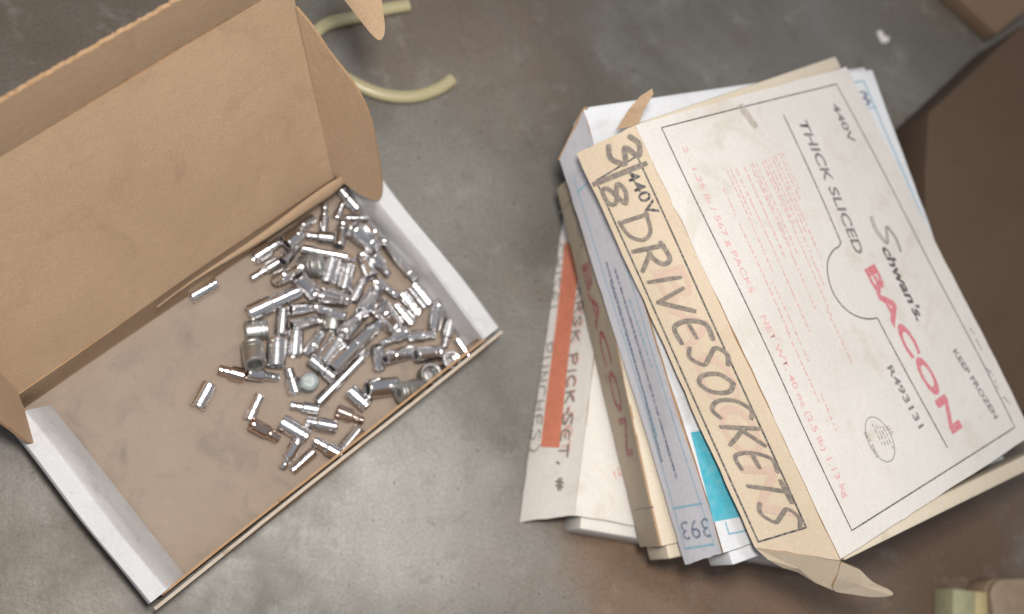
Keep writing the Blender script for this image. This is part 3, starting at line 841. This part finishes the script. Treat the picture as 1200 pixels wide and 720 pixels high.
# --- lowest box: white, orange tape and handwriting on its sloping flap
b = at(674, 604, 0.050); ob = at(609, 612, 0.0015)
dr = Vector((math.cos(math.radians(80)), math.sin(math.radians(80)), 0))
a = b + dr * 0.345; oa = ob + dr * 0.340 + Vector((0.004, 0, 0))
c = perp(a, b, 0.25, 0.046)
r0, l0, f0, FL0, FF0 = stack_box('tool_box_carton', 'lowest box of the stack, white with orange tape and pencilled tool names', a, b, c, oa, ob, (0.0008, 0.0008), (.006, .006, .010, .010), 'white', 'white', 'white', 1.0, warp=0.0011)
tp = filled('tape', FF0, [(662, 284), (634, 524), (656, 525), (681, 290)], M['tape'], f0, h=0.0004, n=14)
hand('handwriting', FF0, 'CHISEL , PUNCHES)', (652, 288), (621, 526), 0.0098, 0.0014, M['pencil'], f0, h=0.0008, seed=3)
hand('handwriting', FF0, 'KRSK PICK-SET, #', (677, 338), (652, 574), 0.0092, 0.0019, M['marker'], f0, h=0.0008, seed=5)
hand('handwriting', FF0, 'KRSK PICK-SET', (679, 343), (658, 530), 0.0085, 0.0011, M['redmark'], f0, h=0.0006, seed=8)
dashes('fine_print', FL0, [((719, 553), (722, 561)), ((724, 548), (727, 560)), ((729, 552), (730, 558))], M['redmark'], l0, .0012, 3)

# --- third from the top: browned spine, faded lettering
a, b = at(678, 200, 0.100), at(774, 640, 0.100)
c = perp(a, b, 0.25, 0.082)
oa, ob = at(652, 222, 0.057), at(750, 641, 0.057)
r1, l1, f1, FL1, FF1 = stack_box('bacon_box', 'second box from the bottom, brown spine with faded magenta BACON lettering', a, b, c, oa, ob, (0.053, 0.050), (.004, .004, .012, .012), 'cream', 'olive', 'cream', 2.3)
text('lettering', FF1, 'BACON', (682, 312), (735, 535), 0.0078 * 1.9, M['magenta'], f1, bold=0.01)
text('lettering', FF1, "Schwan's.", (670, 246), (681, 292), 0.0105, M['grey_ink'], f1, shear=0.2)
for pl_ in ([(743, 598), (766, 594)], [(656, 250), (672, 232)]): ribbons('printed_line', FF1, [(poly(FF1, pl_, 6), .0011)], M['grey_ink'], f1)

# --- second from the top: blue and white
a, b, c = at(684, 130, 0.148), at(848, 648, 0.150), at(1022, 82, 0.112)
oa, ob = at(656, 187, 0.106), at(804, 662, 0.107)
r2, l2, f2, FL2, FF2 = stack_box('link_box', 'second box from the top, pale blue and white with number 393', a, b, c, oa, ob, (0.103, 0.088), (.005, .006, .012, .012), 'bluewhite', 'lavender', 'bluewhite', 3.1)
FF2L = [(664, 196), (688, 152), (838, 640), (803, 644)]
for pl_, wd in (([(672, 205), (803, 643)], .0011), ([(690, 168), (837, 638)], .0011), ([(789, 596), (823, 590)], .0018), ([(803, 643), (837, 638)], .0018), ([(676, 226), (696, 208)], .0014)):
    ribbons('printed_line', FF2, [(poly(FF2, pl_, 30), wd)], M['blueline'], f2)
text('number_print', FF2, '393', (829, 607), (797, 612), 0.0150, M['navy'], f2)
dashes('fine_print', FF2, [((721, 316), (793, 560)), ((711, 308), (776, 542)), ((716, 330), (760, 480))], M['navy'], f2, .0026, 5, mn=.0008, mx=.0030)
dashes('fine_print', FF2, [((738, 352), (764, 430)), ((733, 390), (770, 510))], M['blueline'], f2, .0020, 6, mn=.0008, mx=.003)
filled('colour_band', FL2, [(809, 507), (836, 612), (1000, 580), (960, 480)], M['cyan'], l2)
for pl_, wd in (([(850, 612), (854, 626), (1000, 598)], .0014), ([(985, 100), (1012, 95), (1100, 300)], .0016), ([(985, 131), (1027, 126)], .0014)):
    ribbons('printed_line', FL2, [(poly(FL2, pl_, 20), wd)], M['blueline'], l2)
text('number_print', FL2, '393', (958, 133), (1022, 124), 0.0165, M['navy'], l2)
sheet('corner_tab', [at(656, 188, .106), at(683, 132, .144), at(688, 126, .144), at(662, 176, .104)], r2, (M['kraft'], M['kraft'], M['kraft_edge']), .0016, face_cam=True)

# --- top box
a, b, c = at(745, 147, 0.198), at(985, 656, 0.210), at(993, 78, 0.134)
oa, ob = at(676, 180, 0.158), at(885, 642, 0.166)
r3, l3, f3, FL3, FF3 = stack_box('bacon_box', 'top box of the stack, white BACON lid with DRIVE SOCKETS marker on its spine', a, b, c, oa, ob, (0.156, 0.116), (.003, .014, .004, .026), 'white', 'spine_cream', 'cream', 4.4, warp=0.0014, bulge=0.0025)
LT = l3
ribbons('printed_border', FL3, rectlines(FL3, [(775, 150), (980, 99), (1189, 501), (998, 622)], .0011), M['black'], LT)
text('lettering', FL3, '440V', (974, 122), (996, 168), 0.0082, M['grey_ink'], LT, bold=.02)
text('lettering', FL3, 'THICK SLICED', (935, 142), (1003, 299), 0.0108, M['grey_ink'], LT, shear=0.12, bold=0.02)
text('lettering', FL3, 'BACON', (1013, 316), (1117, 509), 0.0145, M['pink'], LT, bold=0.035)
hand('lettering', FL3, 'S', (1017, 253), (1033, 286), .0185, .0010, M['grey_ink'], LT, slant=.35, jit=0)
hand('lettering', FL3, 'S', (1019, 252), (1035, 285), .0175, .0008, M['grey_ink'], LT, h=.0005, slant=.35, jit=0)
text('lettering', FL3, "chwan's.", (1033, 291), (1075, 377), 0.0105, M['black'], LT, shear=0.25, bold=0.03)
text('lettering', FL3, 'KEEP FROZEN', (1116, 412), (1166, 492), 0.0058, M['grey_ink'], LT, bold=.025)
text('lettering', FL3, 'R493131', (1039, 431), (1077, 503), 0.0072, M['grey_ink'], LT, bold=.02)
text('lettering', FL3, '2 - 1.25 lb / 567 g PACKS', (799, 173), (879, 344), 0.0056, M['palepink'], LT, bold=0.006)
text('lettering', FL3, 'NET WT. 40 oz (2.5 lb) 1.13 kg', (891, 371), (990, 584), 0.0058, M['palepink'], LT, bold=0.008)
# keyhole line round the panel
A0, A1 = FL3.m(918, 135), FL3.m(985, 284)
B0_, B1_ = FL3.m(1028, 373), FL3.m(1110, 525)
arc = catmull([FL3.m(*p) for p in ((985, 284), (983, 289), (976, 294), (970, 306), (970, 322), (976, 343), (988, 360), (1002, 370), (1016, 374), (1028, 373))], 8)
ribbons('printed_line', FL3, [(line(A0, A1)[:-1] + arc + line(B0_, B1_)[1:], .0012)], M['black'], LT)
# stamp
cc = FL3.m(1031, 515)
ell = [cc + Vector((math.cos(t) * .0185, math.sin(t) * .0130)) for t in [i * 2 * math.pi / 48 for i in range(49)]]
st_ = ribbons('inspection_stamp', FL3, [(ell, .0007)], M['grey_ink'], LT)
text('stamp_text', FL3, 'EST 7903', (1012, 508), (1027, 537), 0.0034, M['grey_ink'], LT)
text('stamp_text', FL3, 'U.S.', (1039, 501), (1046, 511), 0.0030, M['grey_ink'], LT)
dashes('fine_print', FL3, [((1022 + k * 4.2, 497 + k * 1.2), (1034 + k * 4.2, 522 + k * 1.2)) for k in range(4)], M['grey_ink'], LT, .0008, 9, mn=.0015, mx=.004)
# small pink print, too fine to read
rows = [((917, 180), (936, 222)), ((913, 180), (938, 236)), ((904, 184), (944, 272)), ((896, 188), (930, 262)), ((882, 192), (926, 290)), ((856, 199), (880, 252)), ((908, 183), (962, 304)), ((900, 187), (950, 297)), ((893, 190), (975, 372)), ((886, 192), (935, 300)),
        ((879, 193), (955, 362)), ((872, 196), (920, 303)), ((862, 198), (948, 388)), ((852, 200), (905, 318)), ((848, 222), (862, 252)), ((866, 262), (925, 392)),
        ((968, 362), (999, 427)), ((905, 330), (948, 425)), ((922, 388), (960, 472)), ((962, 462), (980, 506)), ((950, 300), (966, 336))]
dashes('fine_print', FL3, rows, M['palepink'], LT, .0011, 12, mn=.001, mx=.0045)
sm = [FL3.m(x_, y_) for x_, y_ in ((869, 126), (873, 132), (878, 139), (884, 147))]
ribbons('smudge', FL3, [(catmull(sm, 5), .0075)], M['smudge'], LT)
dashes('scuff_marks', FL3, [((1137, 386), (1142, 392)), ((1144, 398), (1150, 410)), ((1156, 432), (1164, 440)), ((1166, 446), (1169, 458)), ((1176, 466), (1184, 474))], M['grey_ink'], LT, .0014, 21, mn=.0008, mx=.003)
# spine
ribbons('printed_border', FF3, rectlines(FF3, [(699, 212), (747, 183), (945, 618), (889, 635)], .0013), M['black'], f3, h=.0006)
text('lettering', FF3, '440V', (733, 204), (761, 254), 0.0098, M['black'], f3, bold=0.015, h=.0006)
text('faded_lettering', FF3, 'BACON', (764, 318), (890, 600), 0.026, M['ghost'], f3, bold=0.01, h=.00028)
hand('handwriting', FF3, '3', (711, 173), (724, 197), 0.024, .0040, M['marker'], f3, h=.0009)
hand('handwriting', FF3, '8', (704, 220), (717, 246), 0.017, .0033, M['marker'], f3, h=.0009)
ribbons('handwriting', FF3, [(poly(FF3, [(697, 216), (757, 192)], 8), .0042)], M['marker'], f3, h=.0010)
hand('handwriting', FF3, 'DRIVE', (726, 258), (797, 404), 0.025, .0034, M['marker'], f3, h=.0009, seed=4)
hand('handwriting', FF3, 'SOCKETS', (803, 408), (895, 612), 0.026, .0033, M['marker'], f3, h=.0009, seed=6)
KC = (M['spine_cream'], M['kraft'], M['kraft_edge'])
sheet('flap_end', [at(985, 656.5, .2095), at(885, 642.5, .1655), at(900, 656, .166), at(918, 666, .167), at(935, 671, .170), at(955, 683, .176), at(976, 692, .182)], r3, KC, .0018, face_cam=True)
sheet('torn_ear', catmull([at(986, 659, .205), at(981, 676, .196), at(977, 692, .183), at(1000, 697, .174), at(1024, 700, .167), at(1045, 698, .165), at(1043, 692, .168), at(1024, 683, .178), at(1008, 668, .190)], 4), r3, (M['spine_cream'], M['kraft'], M['kraft_edge']), .0018, face_cam=True)
sheet('torn_ear', [at(722, 152, .186), at(748, 147, .197), at(754, 130, .200), at(766, 110, .204), at(764, 104, .205), at(750, 113, .202), at(737, 128, .197)], r3, (M['kraft'], M['kraft'], M['kraft_edge']), .0016, face_cam=True)


# ------------------------------------------------------------------ things round the edges
def prism(name, pts, z0, z1, parent, mats, bev=0.002):
    bm = bmesh.new(); base = Vector(root_of(parent).location)
    lo_ = [bm.verts.new(Vector((p.x, p.y, z0)) - base) for p in pts]
    hi_ = [bm.verts.new(Vector((p.x, p.y, z1)) - base) for p in pts]
    n = len(pts)
    bm.faces.new(hi_); bm.faces.new(lo_[::-1])
    for i in range(n): bm.faces.new((lo_[i], lo_[(i + 1) % n], hi_[(i + 1) % n], hi_[i]))
    bmesh.ops.recalc_face_normals(bm, faces=bm.faces[:])
    bmesh.ops.bevel(bm, geom=bm.edges[:], offset=bev, segments=2, affect='EDGES', profile=.5)
    me = bpy.data.meshes.new(name); bm.to_mesh(me); bm.free(); me.materials.append(mats)
    me.polygons.foreach_set('use_smooth', [True] * len(me.polygons)); me.set_sharp_from_angle(angle=math.radians(40))
    o = bpy.data.objects.new(name, me); COL.objects.link(o); o.parent = parent
    return o
# dark brown carton behind the stack
zc = 0.075
pts = [at(1088, 132, zc), at(1200, 28, zc), at(1330, 60, zc), at(1420, 520, zc), at(1130, 470, zc), at(1085, 260, zc), at(1084, 205, zc)]
car = empty('brown_carton', Vector((pts[3].x - .1, pts[3].y + .1, 0)))
tag(car, 'dark brown cardboard carton cut off by the right edge, behind the stack', 'carton')
prism('body', pts, 0.0006, zc, car, M['dark_carton'], .003)
sheet('corner_flap', [at(1073, 146, .05), at(1088, 131, .074), at(1085, 204, .074), at(1069, 200, .045)], car, (M['dark_carton'], M['dark_carton'], M['dark_carton']), .0015, face_cam=True)
# brown board in the top right corner
zt = 0.022
pts = [at(1112, -12, zt), at(1168, 40, zt), at(1215, 4, zt), at(1260, -60, zt), at(1130, -60, zt)]
bd = empty('wooden_board', Vector((pts[1].x, pts[1].y + .04, 0)))
tag(bd, 'short brown board lying in the top right corner of the floor', 'board')
prism('plank', pts, 0.0006, zt, bd, M['brown_carton'], .002)
# pale yellow-green block and beige rounded case at the lower right
def rounded(p0, ux, uy, w, h, r):
    out_ = []
    for cx, cy, a0_ in ((w - r, h - r, 0), (r, h - r, 90), (r, r, 180), (w - r, r, 270)):
        for k in range(7):
            t = math.radians(a0_ + 15 * k); out_.append(p0 + ux * (cx + r * math.cos(t)) + uy * (cy + r * math.sin(t)))
    return out_
zb_ = 0.03
X_, Y_ = Vector((1, 0, 0)), Vector((0, 1, 0))
yb = empty('yellow_carton', at(1137, 705, 0))
tag(yb, 'pale yellow-green little carton at the bottom edge, right of the stack', 'carton')
pts = [at(1117, 690, zb_), at(1117, 770, zb_), at(1142, 770, zb_), at(1143, 693, zb_)]
prism('side_panel', pts, .0006, zb_, yb, plain('pale_green_card', (0.33, 0.32, 0.20), .6), .0012)
pts = [at(1143.3, 693, zb_), at(1142.3, 770, zb_), at(1157, 770, zb_), at(1157.5, 695, zb_)]
prism('edge_strip', pts, .0006, zb_, yb, plain('yellow_card', (0.44, 0.36, 0.19), .6), .0012)
q = at(1158.5, 678, .036); q.z = 0
bc = empty('plastic_case', q + Vector((.05, -.04, 0)))
tag(bc, 'beige plastic case with a rounded corner, in the bottom right corner', 'case')
prism('shell', [Vector((p.x, p.y, 0)) for p in rounded(q + Vector((0, -.09, 0)), X_, Y_, .11, .09, .016)], .0006, .028, bc, plain('beige_plastic', (0.26, 0.19, 0.13), .45), .003)
prism('lid', [Vector((p.x, p.y, 0)) for p in rounded(q + Vector((.001, -.089, 0)), X_, Y_, .108, .088, .015)], .0284, .036, bc, plain('beige_plastic_lid', (0.27, 0.20, 0.14), .45), .0025)
# yellowed tube behind the carton lid
def tube(name, path, r, ri, parent, mat, flat=0.75, seg=14):
    vs, fs = [], []
    n = len(path)
    for s_, rad in ((0, r), (1, ri)):
        for i, p in enumerate(path):
            d = (path[min(i + 1, n - 1)] - path[max(i - 1, 0)]).normalized()
            sd = d.cross(Z).normalized()
            for k in range(seg):
                t = 2 * math.pi * k / seg
                vs.append(p + sd * math.cos(t) * rad + Z * math.sin(t) * rad * flat)
    N_ = n * seg
    for s_ in (0, 1):
        for i in range(n - 1):
            for k in range(seg):
                k2 = (k + 1) % seg
                q_ = (s_ * N_ + i * seg + k, s_ * N_ + i * seg + k2, s_ * N_ + (i + 1) * seg + k2, s_ * N_ + (i + 1) * seg + k)
                fs.append(q_ if s_ == 0 else q_[::-1])
    for i in (0, n - 1):
        for k in range(seg):
            k2 = (k + 1) % seg
            fs.append((i * seg + k, i * seg + k2, N_ + i * seg + k2, N_ + i * seg + k))
    return wmesh(name, vs, fs, mat, parent, smooth=True)
tr_ = empty('plastic_tube', at(440, 70, 0))
tag(tr_, 'yellowed translucent tube curled on the floor behind the carton lid', 'tube')
path = catmull([at(x, y, .0056) for x, y in ((530, 93), (514, 104), (486, 113), (455, 112), (425, 102), (388, 80), (366, 52), (380, 30), (418, 20), (450, 11), (479, 6))], 8)
tube('hose', path, .0060, .0040, tr_, M['vinyl'])
# white flake on the floor
fk = [at(1027, 38, .0012), at(1032, 36, .0016), at(1036, 42, .0012), at(1042, 45, .0014), at(1040, 50, .0010), at(1033, 51, .0014), at(1030, 45, .0012)]
ff = empty('paint_flake', at(1035, 44, 0))
tag(ff, 'small white paint flake on the floor above the stack', 'paint flake')
sheet('chip', fk, ff, (M['white'], M['white'], M['white']), .0008)
